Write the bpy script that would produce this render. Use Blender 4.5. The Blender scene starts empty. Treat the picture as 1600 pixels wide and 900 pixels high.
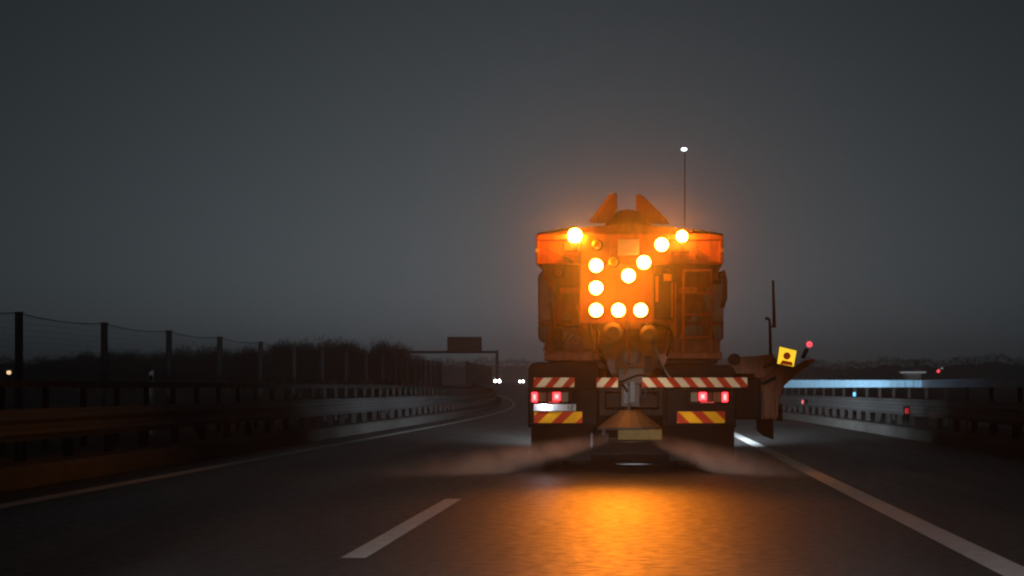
import bpy, math, random
from mathutils import Vector, Matrix
random.seed(7)
R = math.radians
sc = bpy.context.scene
COL = sc.collection

# ------------------------------------------------------------------ camera
cam_d = bpy.data.cameras.new('camera')
cam = bpy.data.objects.new('camera', cam_d); COL.objects.link(cam)
cam.location = (0, 0, 1.0); cam.rotation_euler = (R(90), 0, 0)
cam_d.sensor_width = 36.0; cam_d.lens = 36.0 * 2970 / 1600
cam_d.shift_x = -202 / 1600; cam_d.shift_y = 157 / 1600
cam_d.clip_end = 6000; cam_d.clip_start = 0.1
sc.camera = cam
# ------------------------------------------------------------------ world
SUN_EL, SUN_ROT = R(1), R(-3)
w = bpy.data.worlds.new("World"); sc.world = w; w.use_nodes = True
nt = w.node_tree; bg = nt.nodes['Background']
sky = nt.nodes.new('ShaderNodeTexSky'); sky.sky_type = 'NISHITA'; sky.sun_disc = False
sky.sun_elevation = SUN_EL; sky.sun_rotation = SUN_ROT; sky.air_density = 1.0; sky.dust_density = 2.0
hsv = nt.nodes.new('ShaderNodeHueSaturation'); hsv.inputs['Saturation'].default_value = 0.22
tint = nt.nodes.new('ShaderNodeMix'); tint.data_type = 'RGBA'; tint.blend_type = 'MULTIPLY'; tint.inputs['Factor'].default_value = 1
tint.inputs[7].default_value = (.65, .925, 1.13, 1)   # grey-blue cloud layer
nt.links.new(sky.outputs[0], hsv.inputs['Color']); nt.links.new(hsv.outputs[0], tint.inputs[6]); nt.links.new(tint.outputs[2], bg.inputs['Color'])
bg.inputs['Strength'].default_value = 0.0073
# last dusk light through the cloud
sun_d = bpy.data.lights.new('sun', 'SUN'); sun_d.energy = 0.002; sun_d.angle = R(30); sun_d.color = (1, .95, .9)
sun = bpy.data.objects.new('sun', sun_d); COL.objects.link(sun)
sun.rotation_euler = (R(90) - SUN_EL, 0, R(180) - SUN_ROT)
sc.view_settings.view_transform = 'Standard'; sc.view_settings.look = 'None'
sc.view_settings.exposure = 0.0; sc.view_settings.gamma = 1.0
sc.cycles.filter_width = 2.2
sc.cycles.volume_bounces = 2
sc.cycles.max_bounces = 6
sc.cycles.sample_clamp_indirect = 3.0

# ------------------------------------------------------------------ materials
def newmat(name):
    m = bpy.data.materials.new(name); m.use_nodes = True
    n = m.node_tree; b = n.nodes['Principled BSDF']
    return m, n, b

def mat(name, col, rough=.6, metal=0.0, var=.25, scale=6.0, bump=0.0, spec=.5):
    """Procedural paint or plastic: two tones by noise (dirt), roughness variation, optional bump."""
    m, n, b = newmat(name)
    tc = n.nodes.new('ShaderNodeTexCoord')
    nz = n.nodes.new('ShaderNodeTexNoise'); nz.inputs['Scale'].default_value = scale; nz.inputs['Detail'].default_value = 6
    n.links.new(tc.outputs['Object'], nz.inputs['Vector'])
    mx = n.nodes.new('ShaderNodeMix'); mx.data_type = 'RGBA'
    mx.inputs[6].default_value = (*[c * (1 - var) for c in col], 1); mx.inputs[7].default_value = (*[min(1, c * (1 + var * .5)) for c in col], 1)
    n.links.new(nz.outputs['Fac'], mx.inputs['Factor']); n.links.new(mx.outputs[2], b.inputs['Base Color'])
    mr = n.nodes.new('ShaderNodeMapRange'); mr.inputs[3].default_value = max(.05, rough - .12); mr.inputs[4].default_value = min(1, rough + .12)
    n.links.new(nz.outputs['Fac'], mr.inputs[0]); n.links.new(mr.outputs[0], b.inputs['Roughness'])
    b.inputs['Metallic'].default_value = metal; b.inputs['Specular IOR Level'].default_value = spec
    if bump:
        bp = n.nodes.new('ShaderNodeBump'); bp.inputs['Strength'].default_value = bump; bp.inputs['Distance'].default_value = .01
        n.links.new(nz.outputs['Fac'], bp.inputs['Height']); n.links.new(bp.outputs[0], b.inputs['Normal'])
    return m

def grime(m, dark, amount):
    """salt and road film in upright streaks over a painted surface"""
    n = m.node_tree; b = n.nodes['Principled BSDF']; src = b.inputs['Base Color'].links[0].from_socket
    tc = n.nodes.new('ShaderNodeTexCoord'); mp = n.nodes.new('ShaderNodeMapping'); mp.inputs['Scale'].default_value = (9, 3, 1.6)
    nz = n.nodes.new('ShaderNodeTexNoise'); nz.inputs['Scale'].default_value = 1.5; nz.inputs['Detail'].default_value = 7; nz.inputs['Roughness'].default_value = .7
    n.links.new(tc.outputs['Object'], mp.inputs[0]); n.links.new(mp.outputs[0], nz.inputs['Vector'])
    mr = n.nodes.new('ShaderNodeMapRange'); mr.inputs[1].default_value = .42; mr.inputs[2].default_value = .66; mr.inputs[3].default_value = 0; mr.inputs[4].default_value = amount
    n.links.new(nz.outputs['Fac'], mr.inputs[0])
    mx = n.nodes.new('ShaderNodeMix'); mx.data_type = 'RGBA'; mx.inputs[7].default_value = (*dark, 1)
    n.links.new(mr.outputs[0], mx.inputs['Factor']); n.links.new(src, mx.inputs[6]); n.links.new(mx.outputs[2], b.inputs['Base Color'])

def emit(name, col, strength, base=(.5, .3, .1)):
    m, n, b = newmat(name)
    b.inputs['Base Color'].default_value = (*base, 1)
    b.inputs['Emission Color'].default_value = (*col, 1); b.inputs['Emission Strength'].default_value = strength
    b.inputs['Roughness'].default_value = .3
    return m

AMBER = (1.0, .29, .042)
M = {
 'orange': mat('orange_paint', (.62, .13, .010), .45, var=.4, scale=9),
 'orange_dirty': mat('dirty_orange_paint', (.40, .10, .015), .6, var=.55, scale=7, bump=.2),
 'tarp': mat('orange_tarpaulin', (.24, .07, .022), .7, var=.3, scale=3, bump=.4),
 'tank': mat('beige_tank_plastic', (.32, .38, .44), .5, var=.2, scale=4),
 'black': mat('black_plastic', (.009, .008, .008), .6, var=.4, scale=8, spec=.15),
 'rubber': mat('rubber', (.011, .011, .011), .85, var=.3, scale=20, bump=.3, spec=.15),
 'steel': mat('salted_steel', (.13, .11, .09), .55, metal=.3, var=.5, scale=12, bump=.3),
 'dark_steel': mat('dark_steel', (.05, .036, .028), .65, metal=.1, var=.5, scale=10, spec=.25),
 'zinc': mat('galvanised_steel', (.15, .153, .157), .7, var=.35, scale=5, spec=.1),
 'zinc_dull': mat('dull_galvanised_steel', (.05, .051, .051), .7, var=.3, scale=5, spec=.1),
 'dark_post': mat('weathered_dark_post', (.022, .022, .022), .75, var=.3, scale=5, spec=.1),
 'rail_blue': mat('blue_grey_rail_paint', (.16, .21, .27), .45, var=.3, scale=3),
 'housing': mat('grimy_brown_housing', (.16, .075, .02), .65, var=.6, scale=9, bump=.3, spec=.3),
 'hopper_wall': mat('hopper_wall_grime', (.26, .065, .010), .65, var=.6, scale=6, bump=.2, spec=.3),
 'blue_panel': mat('pale_blue_panel', (.21, .40, .55), .6, var=.3, scale=3),
 'concrete': mat('kerb_concrete', (.15, .147, .138), .9, var=.4, scale=4, bump=.5, spec=.06),
 'refl_red': mat('red_reflective_film', (.55, .05, .02), .56, metal=.9, var=.15, scale=8),
 'refl_white': mat('pale_reflective_film', (.90, .68, .42), .56, metal=.9, var=.1, scale=8),
 'refl_yellow': mat('yellow_reflective_film', (.95, .45, .02), .56, metal=.9, var=.1, scale=8),
 'plate': mat('white_plate', (.85, .85, .85), .4, var=.05, scale=8),
 'pale': mat('pale_board', (.75, .68, .66), .5, var=.08, scale=6),
 'line': mat('road_marking_paint', (.78, .77, .75), .42, var=.45, scale=7, bump=.3, spec=.8),
 'bark': mat('bark', (.06, .05, .04), .9, var=.4, scale=8),
 'twig': mat('winter_twigs', (.045, .04, .034), .95, var=.4, scale=2, spec=.1),
 'net': mat('net_wire', (.06, .06, .06), .7),
 'wood_far': mat('far_woodland', (.018, .018, .017), 1.0, var=.3, scale=.2, spec=0),
 'sign': mat('sign_back_glow_tint', (.16, .10, .06), .6, var=.2, scale=1),  # brown lamp glow put into the board colour
 'green_panel': mat('green_grey_barrier', (.34, .40, .32), .7, var=.2, scale=1),
 'wall': mat('pale_render', (.6, .6, .58), .8),
 'roof': mat('roof_tiles_dark', (.10, .06, .05), .8),
 'car': mat('dark_car_paint', (.05, .05, .06), .25, var=.1),
 'glass': mat('dark_glass', (.02, .02, .025), .1, var=.1),
 'cab': mat('cab_paint', (.60, .17, .02), .35, var=.15),
 'yellow_dirty': mat('worn_yellow_paint', (.40, .26, .06), .6, var=.5, scale=10),
 'lamp_off': mat('unlit_amber_lens', (.75, .35, .05), .2, var=.2),
 'amber_glass': mat('amber_lens', (.45, .13, .015), .5, var=.1),
 'clear_glass': mat('clear_lens', (.34, .28, .17), .45, var=.1),
 'red_glass': mat('dark_red_lens', (.30, .012, .01), .5, var=.1),
 'lamp_on': emit('lit_amber_lens', AMBER, 42),
 'beacon_on': emit('lit_beacon_dome', (1, .34, .028), 115),
 'red_on': emit('lit_red_lens', (1.0, .02, .03), 6, (.5, .02, .02)),
 'red_core': emit('red_lamp_core', (1.0, .30, .26), 2.4, (.5, .1, .1)),
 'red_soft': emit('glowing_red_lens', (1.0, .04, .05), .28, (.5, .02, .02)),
 'marker_glow': emit('glowing_yellow_marker', (1.0, .62, .03), 1.1, (.8, .5, .05)),
 'marker_dark': emit('glowing_red_print', (.6, .05, .0), .25, (.3, .03, .01)),
 'white_on': emit('lit_headlamp', (1.0, .95, .9), 60, (.9, .9, .9)),
 'mast_on': emit('lit_mast_lamp', (.85, .95, 1.0), 6, (.9, .9, .9)),
 'warm_on': emit('lit_street_lamp', (1.0, .70, .36), 1.5, (.9, .8, .6)),
 'red_far': emit('far_red_lamp', (1.0, .06, .085), 2.2, (.5, .02, .02)),
 'white_far': emit('far_white_lamp', (.9, .95, 1.0), .22, (.9, .9, .9)),
 'blue_glow': emit('glowing_blue_reflector', (.12, .55, 1.0), .9, (.1, .4, .8)),
}

def asphalt():
    m, n, b = newmat('wet_asphalt')
    N, L = n.nodes.new, n.links.new
    tc = N('ShaderNodeTexCoord')
    def noise(scale, detail, sx=1, sy=1):
        mp = N('ShaderNodeMapping'); mp.inputs['Scale'].default_value = (sx, sy, 1); L(tc.outputs['Object'], mp.inputs[0])
        k = N('ShaderNodeTexNoise'); k.inputs['Scale'].default_value = scale; k.inputs['Detail'].default_value = detail; k.inputs['Roughness'].default_value = .65
        L(mp.outputs[0], k.inputs['Vector']); return k.outputs['Fac']
    def rng(v, a, b, c, d):
        k = N('ShaderNodeMapRange'); k.inputs[1].default_value = a; k.inputs[2].default_value = b; k.inputs[3].default_value = c; k.inputs[4].default_value = d
        L(v, k.inputs[0]); return k.outputs[0]
    def mth(op, a, b):
        k = N('ShaderNodeMath'); k.operation = op
        for i, v in enumerate((a, b)):
            if isinstance(v, (int, float)): k.inputs[i].default_value = v
            else: L(v, k.inputs[i])
        return k.outputs[0]
    grain = noise(30, 5); patch = noise(9, 8); tracks = noise(1.2, 4, 1, .06)
    cr = N('ShaderNodeMix'); cr.data_type = 'RGBA'
    cr.inputs[6].default_value = (.008, .008, .008, 1); cr.inputs[7].default_value = (.070, .067, .064, 1)
    L(rng(mth('ADD', mth('MULTIPLY', grain, .6), mth('MULTIPLY', patch, .4)), .3, .7, 0, 1), cr.inputs['Factor']); L(cr.outputs[2], b.inputs['Base Color'])
    L(mth('ADD', rng(patch, .3, .7, .32, .50), rng(tracks, .3, .7, -.03, .05)), b.inputs['Roughness'])
    L(mth('MULTIPLY', rng(patch, .35, .65, .50, .14), rng(tracks, .3, .7, 1.15, .8)), b.inputs['Specular IOR Level'])
    bp = N('ShaderNodeBump'); bp.inputs['Strength'].default_value = .8; bp.inputs['Distance'].default_value = .008
    L(mth('ADD', grain, mth('MULTIPLY', patch, .8)), bp.inputs['Height']); L(bp.outputs[0], b.inputs['Normal'])
    return m
M['asphalt'] = asphalt()
grime(M['orange'], (.13, .055, .02), .55); grime(M['orange_dirty'], (.06, .028, .012), .9); grime(M['hopper_wall'], (.04, .02, .01), .9); grime(M['tank'], (.10, .09, .08), .7); grime(M['tarp'], (.06, .025, .012), .8)
M['soil'] = mat('dark_verge_soil', (.05, .045, .03), .95, var=.5, scale=3, bump=.6)

# ------------------------------------------------------------------ mesh helpers
class MB:
    def __init__(s): s.v = []; s.f = []; s.m = []; s.mi = 0
    def face(s, pts):
        i = len(s.v); s.v += [tuple(p) for p in pts]; s.f.append(tuple(range(i, i + len(pts)))); s.m.append(s.mi)
    def box(s, x0, x1, y0, y1, z0, z1):
        i = len(s.v)
        s.v += [(x0,y0,z0),(x1,y0,z0),(x1,y1,z0),(x0,y1,z0),(x0,y0,z1),(x1,y0,z1),(x1,y1,z1),(x0,y1,z1)]
        for f in ((0,3,2,1),(4,5,6,7),(0,1,5,4),(1,2,6,5),(2,3,7,6),(3,0,4,7)):
            s.f.append(tuple(i + k for k in f)); s.m.append(s.mi)
        return s
    def prism(s, poly, y0, y1):
        """poly: list of (x,z), counter-clockwise seen from -y; extruded along y"""
        n = len(poly); i = len(s.v)
        a = sum(poly[k][0] * poly[(k+1) % n][1] - poly[(k+1) % n][0] * poly[k][1] for k in range(n))
        if a < 0: poly = poly[::-1]
        s.v += [(x, y0, z) for x, z in poly] + [(x, y1, z) for x, z in poly]
        s.f.append(tuple(range(i, i + n))); s.m.append(s.mi)
        s.f.append(tuple(range(i + 2*n - 1, i + n - 1, -1))); s.m.append(s.mi)
        for k in range(n):
            k2 = (k + 1) % n
            s.f.append((i + k, i + n + k, i + n + k2, i + k2)); s.m.append(s.mi)
        return s
    def prism_x(s, poly, x0, x1):
        """poly: list of (y,z), extruded along x"""
        n = len(poly); i = len(s.v)
        a = sum(poly[k][0] * poly[(k+1) % n][1] - poly[(k+1) % n][0] * poly[k][1] for k in range(n))
        if a < 0: poly = poly[::-1]
        s.v += [(x0, y, z) for y, z in poly] + [(x1, y, z) for y, z in poly]
        s.f.append(tuple(range(i + n - 1, i - 1, -1))); s.m.append(s.mi)
        s.f.append(tuple(range(i + n, i + 2*n))); s.m.append(s.mi)
        for k in range(n):
            k2 = (k + 1) % n
            s.f.append((i + k, i + k2, i + n + k2, i + n + k)); s.m.append(s.mi)
        return s
    def loft(s, rings, cap=True):
        i = len(s.v); n = len(rings[0])
        for r in rings: s.v += [tuple(p) for p in r]
        for a in range(len(rings) - 1):
            for k in range(n):
                k2 = (k + 1) % n
                s.f.append((i + a*n + k, i + a*n + k2, i + (a+1)*n + k2, i + (a+1)*n + k)); s.m.append(s.mi)
        if cap:
            s.f.append(tuple(range(i + n - 1, i - 1, -1))); s.m.append(s.mi)
            j = i + (len(rings) - 1) * n
            s.f.append(tuple(range(j, j + n))); s.m.append(s.mi)
        return s
    def tube(s, pts, r, n=8):
        pts = [Vector(p) for p in pts]
        rr = r if isinstance(r, (list, tuple)) else [r] * len(pts)
        rings = []
        for k, p in enumerate(pts):
            t = (pts[min(k+1, len(pts)-1)] - pts[max(k-1, 0)]).normalized()
            up = Vector((0, 0, 1)) if abs(t.z) < .95 else Vector((1, 0, 0))
            a = t.cross(up).normalized(); b = a.cross(t)
            rings.append([p + rr[k] * (math.cos(2*math.pi*j/n) * a + math.sin(2*math.pi*j/n) * b) for j in range(n)])
        return s.loft(rings)
    def lathe(s, c, axis, prof, n=20):
        """prof: list of (distance along axis, radius)"""
        c = Vector(c); ax = Vector(axis).normalized()
        up = Vector((0, 0, 1)) if abs(ax.z) < .9 else Vector((1, 0, 0))
        a = ax.cross(up).normalized(); b = a.cross(ax)
        return s.loft([[c + ax * d + max(r, 1e-4) * (math.cos(2*math.pi*j/n) * a - math.sin(2*math.pi*j/n) * b) for j in range(n)] for d, r in prof])
    def bar(s, p, q, wd, y0, y1):
        """flat bar between two (x,z) points in elevation, width wd, from y0 to y1"""
        p, q = Vector(p), Vector(q); t = (q - p).normalized(); nn = Vector((-t.y, t.x)) * wd / 2
        return s.prism([tuple(p - nn), tuple(q - nn), tuple(q + nn), tuple(p + nn)], y0, y1)
    def mesh(s, name, mats):
        me = bpy.data.meshes.new(name); me.from_pydata(s.v, [], s.f)
        for m in mats: me.materials.append(m)
        me.polygons.foreach_set('material_index', s.m)
        me.validate(); me.update()
        return me
def put(name, me, parent=None, loc=(0, 0, 0), rot=(0, 0, 0)):
    """link a mesh; parts are written in world metres, so a parent's own place is undone"""
    o = bpy.data.objects.new(name, me); COL.objects.link(o)
    o.location = loc; o.rotation_euler = rot
    if parent is not None:
        o.parent = parent
        if parent.parent is None and parent.type == 'EMPTY': o.matrix_parent_inverse = Matrix.Translation(-parent.location)
    return o
def part(name, mb, m, parent, bevel=0.0, smooth=False):
    mats = m if isinstance(m, list) else [m]
    me = mb.mesh(name, mats)
    o = put(name, me, parent)
    if bevel:
        bv = o.modifiers.new('bevel', 'BEVEL'); bv.width = bevel; bv.segments = 2; bv.limit_method = 'ANGLE'
    if smooth:
        me.polygons.foreach_set('use_smooth', [True] * len(me.polygons))
    return o
def tag(o, label, cat, group=None):
    o['label'] = label; o['category'] = cat
    if group: o['group'] = group
    return o
def thing(name, label, cat, loc=(0, 0, 0), group=None):
    o = bpy.data.objects.new(name, None); COL.objects.link(o); o.location = loc
    return tag(o, label, cat, group)
def struct(name, mb, m, parent=None, kind='structure'):
    o = part(name, mb, m, parent); o['kind'] = kind
    return o

# ------------------------------------------------------------------ the run of the road
def cx(y):
    if y < 48: return 0.0
    if y < 330: return -(y - 48) ** 2 / 1970
    return cx(329.99) - (y - 330) * (2 * 282 / 1970)
def slope(y):
    return (cx(y + .5) - cx(y - .5))
def el(y):
    t = min(1, max(0, (y - 90) / 230)); return 1.6 * t * t * (3 - 2 * t)
def seq(a, b, st):
    n = max(1, int(round((b - a) / st))); return [a + (b - a) * i / n for i in range(n + 1)]
def right(y): return 5.95 - .018 * min(y, 66)
def sweep(mb, prof, ys, off, closed=True, curve=cx):
    """prof: (across, up) outline carried along the road at distance off(y) from the lane axis"""
    rings = []
    for y in ys:
        rings.append([(curve(y) + off(y) + a, y, el(y) + h) for a, h in prof])
    if closed: mb.loft(rings)
    else:
        for r0, r1 in zip(rings, rings[1:]):
            for k in range(len(prof) - 1): mb.face([r0[k], r0[k+1], r1[k+1], r1[k]])
    return mb
YS = seq(-12, 48, 6) + seq(52, 320, 4)

g = MB()
gy = [-60, -20, 0, 40, 80, 90] + seq(100, 330, 10) + [420, 600, 800, 1000]
for a, b in zip(gy, gy[1:]):
    for x0, x1 in ((-1000, -400), (-400, -60), (-60, 60), (60, 400), (400, 1000)):
        g.face([(x0, a, el(a) - .25), (x1, a, el(a) - .25), (x1, b, el(b) - .25), (x0, b, el(b) - .25)])
struct('ground', g, M['soil'])
rd = MB(); sweep(rd, [(-6.19, 0), (0, 0), (6.1, 0)], YS, lambda y: 0, False); struct('road', rd, M['asphalt'])
def slip(z): return 1.62 + .75 * min(1, max(0, (z - 300) / 200))
sr = MB()
rings = []
for z in seq(300, 556, 32):
    m_ = -26 - 15.5 * (z - 300) / 245
    rings.append([(m_ - 9, z, 1.2), (m_ - 5.5, z, slip(z)), (m_ + 5.5, z, slip(z)), (m_ + 9, z, 1.2)])
for r0, r1 in zip(rings, rings[1:]):
    for k in range(3): sr.face([r0[k], r0[k+1], r1[k+1], r1[k]])
struct('slip_road', sr, M['asphalt'])
def line(off, wd, ys, lab):
    mb = MB(); sweep(mb, [(-wd / 2, .004), (wd / 2, .004)], ys, lambda y: off, False)
    return struct('lane_marking', mb, M['line'])
line(-5.42, .21, YS, ''); line(2.03, .21, YS, '')
for y0 in (11.17, 29.2, 47.2, 65.2, 83.2, 101.2, 119.2):
    line(-1.695, .15, seq(y0, y0 + 6, 2), '')

# kerbs in cast sections
def kerb(side):
    root = bpy.data.objects.new('kerb', None); COL.objects.link(root); root['kind'] = 'structure'
    f = (lambda y: -6.2) if side < 0 else right
    y = 6.0
    while y < 200:
        mb = MB()
        prof = [(0, -.2), (0, .17), (-.04, .22), (-1.6, .22), (-1.6, -.2)]
        if side > 0: prof = [(-a, h) for a, h in prof][::-1]
        sweep(mb, prof, seq(y, y + 7.985, 4), f)
        part('kerb_section', mb, M['concrete'], root)
        y += 8.0
kerb(-1); kerb(1)

# ------------------------------------------------------------------ guard rails and parapets
WB = [(0, .0), (.03, .03), (.08, .07), (.08, .10), (.02, .145), (.02, .165), (.08, .21), (.08, .24), (.03, .28), (0, .31)]
def guardrail(side, label, y0, y1):
    f = (lambda y: -6.62) if side < 0 else (lambda y: right(y) + .42)
    s = -side
    t = thing('guardrail', label, 'guardrail', (cx(y0) + f(y0), y0, .22))
    prof = [(s * a * 1.1 + s * .06, .44 + h * 1.1) for a, h in WB] + [(s * (a * 1.1 + .052), .44 + h * 1.1) for a, h in WB[::-1]]
    b = MB(); sweep(b, prof, seq(y0, 48, 3) + seq(51, y1, 3), f); part('rail_beam', b, M['zinc'], t)
    pm = MB()
    pm.box(-.05, .05, -.05, -.042, 0, .5); pm.box(-.05, .05, .042, .05, 0, .5); pm.box(-.004, .004, -.042, .042, 0, .5)
    pm.box(-.06 if s < 0 else .0, .0 if s < 0 else .06, -.06, .06, .3, .48)
    me = pm.mesh('post', [M['dark_post']])
    y = y0 + .5
    while y < y1:
        put('post', me, t, (cx(y) + f(y) - 0 * s, y, el(y) + .22), (0, 0, -math.atan(slope(y))))
        y += 1.68
    return t
guardrail(-1, 'long galvanised guardrail with ribbed beam on the kerb left of the lanes', 8, 180)
guardrail(1, 'galvanised guardrail on the kerb right of the hard shoulder', 14, 180)

def parapet(side, label, y0, y1, d, top):
    f = (lambda y: -7.6) if side < 0 else (lambda y: right(y) + 1.15)
    t = thing('bridge_railing', label, 'railing', (cx(y0) + f(y0), y0, .22))
    hh = .09 if side < 0 else .17
    hb = MB(); sweep(hb, [(-.05, top - hh), (.05, top - hh), (.05, top), (-.05, top)], seq(y0, 48, 3) + seq(51, y1, 3), f)
    part('handrail', hb, M['zinc_dull'] if side < 0 else M['rail_blue'], t)
    lb = MB(); sweep(lb, [(-.02, .36), (.02, .36), (.02, .40), (-.02, .40)], seq(y0, 48, 3) + seq(51, y1, 3), f)
    part('lower_rail', lb, M['zinc_dull'], t)
    pm = MB(); pm.box(-.035, .035, -.035, .035, 0, top - .31); me = pm.mesh('post', [M['dark_post']])
    y = y0 + .7
    while y < y1:
        put('post', me, t, (cx(y) + f(y), y, el(y) + .22)); y += d
    return t
parapet(-1, 'thin steel bridge railing behind the left guardrail', 12, 170, 1.65, 1.10)
pr = parapet(1, 'bridge railing carrying a pale blue glare screen behind the right guardrail', 20, 150, 2.4, 1.19)
y = 42.6
def ptop(y): return 1.19 + .20 * (y - 43) / 43
while y < 140:                      # anti-glare blades set across the rail, facing the traffic
    o = cx(y) + right(y) + 1.15; w2 = .17 + .0012 * y; mb = MB()
    mb.prism([(o - w2, el(y) + 1.03), (o + w2, el(y) + 1.03), (o + w2, el(y) + ptop(y)), (o - w2, el(y) + ptop(y))], y, y + .03)
    part('glare_blade', mb, M['blue_panel'], pr, .008); y += 1.2
# reflectors clipped to the rail; lenses glow in place of returned headlight
def reflector(px, py, y, m, label):
    x = (px - 1002) * y / 2970; h = 1 + (607 - py) * y / 2970
    t = thing('reflector', label, 'reflector', (x, y, h))
    a = MB(); a.box(x - .035, x + .035, y - .02, y, h - .055, h + .055); part('lens', a, m, t, .008)
    b = MB(); b.box(x - .06, x + .06, y + .003, y + .03, h - .085, h + .085); b.box(x - .02, x + .02, y + .03, y + .10, h - .03, h + .03)
    part('housing', b, M['black'], t)
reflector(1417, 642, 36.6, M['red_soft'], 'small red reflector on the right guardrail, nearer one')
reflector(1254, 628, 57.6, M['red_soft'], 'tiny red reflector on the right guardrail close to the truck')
reflector(1335, 616, 52.0, M['blue_glow'], 'small blue light below the pale blue band of the right railing')

# marker post on the left verge
t = thing('marker_post', 'slim pale marker post standing behind the left railing', 'marker post', (-13.4, 52, -.25))
a = MB(); a.prism([(-13.46, -.25), (-13.34, -.25), (-13.35, 1.5), (-13.45, 1.44)], 51.95, 52.05); part('post', a, M['wall'], t)
a = MB(); a.box(-13.43, -13.37, 51.93, 51.948, 1.2, 1.36); part('reflector', a, M['black'], t)

# ------------------------------------------------------------------ tall fence with net on the left
fence = thing('net_fence', 'tall post and net fence behind the left railing', 'fence', (-16.5, 26.4, -.25))
def fx(y): return -16.5 - (max(0, y - 105) ** 2) / 1970
ym = 26.4; ys = []
while ym < 240: ys.append(ym); ym += 8.0
pm = MB(); pm.box(-.085, .085, -.085, .085, 0, 3.25); pm.box(-.10, .10, -.10, .10, 3.25, 3.28); pm.box(-.2, .2, -.2, .2, 0, .12)
pme = pm.mesh('post', [M['zinc_dull']])
for y in ys: put('post', pme, fence, (fx(y), y, el(y) - .25))
for a, b in zip(ys, ys[1:]):
    mb = MB(); n = 8
    top = [((fx(a) + (fx(b) - fx(a)) * k / n), a + (b - a) * k / n, el(a) + (el(b) - el(a)) * k / n + 3.0 - .10 * 4 * (k / n) * (1 - k / n)) for k in range(n + 1)]
    mb.tube(top, .012, 4)
    mb.tube([(p[0], p[1], p[2] - 1.35 + .05 * math.sin(i)) for i, p in enumerate(top)], .010, 4)
    part('cable', mb, M['net'], fence)
    nb = MB(); W = .011
    for k in range(48):
        q = k / 48; y = a + (b - a) * q; x = fx(a) + (fx(b) - fx(a)) * q; z = el(y)
        zt = z + 3.0 - .10 * 4 * q * (1 - q)
        nb.face([(x, y - W, z - .2), (x, y + W, z - .2), (x, y + W, zt), (x, y - W, zt)])
    for k in range(18):
        h = .1 + k * .165
        nb.face([(fx(a), a, el(a) + h - .0025), (fx(b), b, el(b) + h - .0025), (fx(b), b, el(b) + h + .0025), (fx(a), a, el(a) + h + .0025)])
    part('net', nb, M['net'], fence)

# ------------------------------------------------------------------ trees
def tree_meshes(seed):
    rnd = random.Random(seed)
    tk = MB(); cr = MB()
    tk.tube([(0, 0, 0), (.03, .02, .25), (-.01, .03, .5)], [.035, .026, .018], 6)
    ends = []
    for k in range(11):
        a = rnd.uniform(0, 6.28); z0 = rnd.uniform(.12, .5); L = rnd.uniform(.25, .5); sp = rnd.uniform(.35, .9)
        p = Vector((0, 0, z0)); d = Vector((math.cos(a) * sp, math.sin(a) * sp, 1)).normalized()
        pts = [p]; 
        for i in range(3):
            d = (d + Vector((rnd.uniform(-.25, .25), rnd.uniform(-.25, .25), .15))).normalized(); p = p + d * L / 3; pts.append(p); ends.append((p, d))
        tk.tube(pts, [.014, .010, .007, .003], 4)
    for k in range(2600):
        p, d = rnd.choice(ends)
        q = p + Vector((rnd.gauss(0, .075), rnd.gauss(0, .075), rnd.gauss(0, .08)))
        if q.z > 1.0 or q.z < .02: q.z = rnd.uniform(.1, .9)
        v = (d + Vector((rnd.gauss(0, .6), rnd.gauss(0, .6), rnd.gauss(.25, .4)))).normalized() * rnd.uniform(.05, .12)
        s = Vector((rnd.gauss(0, 1), rnd.gauss(0, 1), rnd.gauss(0, .4))).normalized() * .004
        cr.face([q - s, q + s, q + v])
    return tk.mesh('trunk', [M['bark']]), cr.mesh('crown', [M['twig']])
TM = [tree_meshes(s) for s in (1, 2, 3, 4)]
prof = [(-40, 556), (40, 560), (95, 552), (150, 546), (200, 546), (250, 545), (300, 541), (350, 540), (400, 536), (440, 528), (490, 526), (540, 526), (580, 529), (620, 530), (645, 548), (660, 556)]
def ytop(px):
    for (a, ya), (b, yb) in zip(prof, prof[1:]):
        if px <= b: return ya + (yb - ya) * (px - a) / (b - a)
    return prof[-1][1]
px = -60
while px < 660:
    for row in range(2):
        z = 205 + row * 22 + random.uniform(-9, 9)
        x = (px + random.uniform(-7, 7) - 1002) * z / 2970
        h = 1 + (607 - ytop(px) + random.uniform(-9, 4)) * z / 2970 - el(z) + .25 - row * .2
        t = thing('bare_tree', 'bare dark tree in the low winter wood behind the net fence', 'tree', (x, z, el(z) - .25), 'trees behind the net fence')
        tk, cr = random.choice(TM)
        rz = random.uniform(0, 6.28); wd = h * random.uniform(1.0, 1.35)
        for nm, me in (('trunk', tk), ('crown', cr)):
            o = bpy.data.objects.new(nm, me); COL.objects.link(o); o.parent = t; o.scale = (wd, wd, h); o.rotation_euler = (0, 0, rz)
    px += 15
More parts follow.
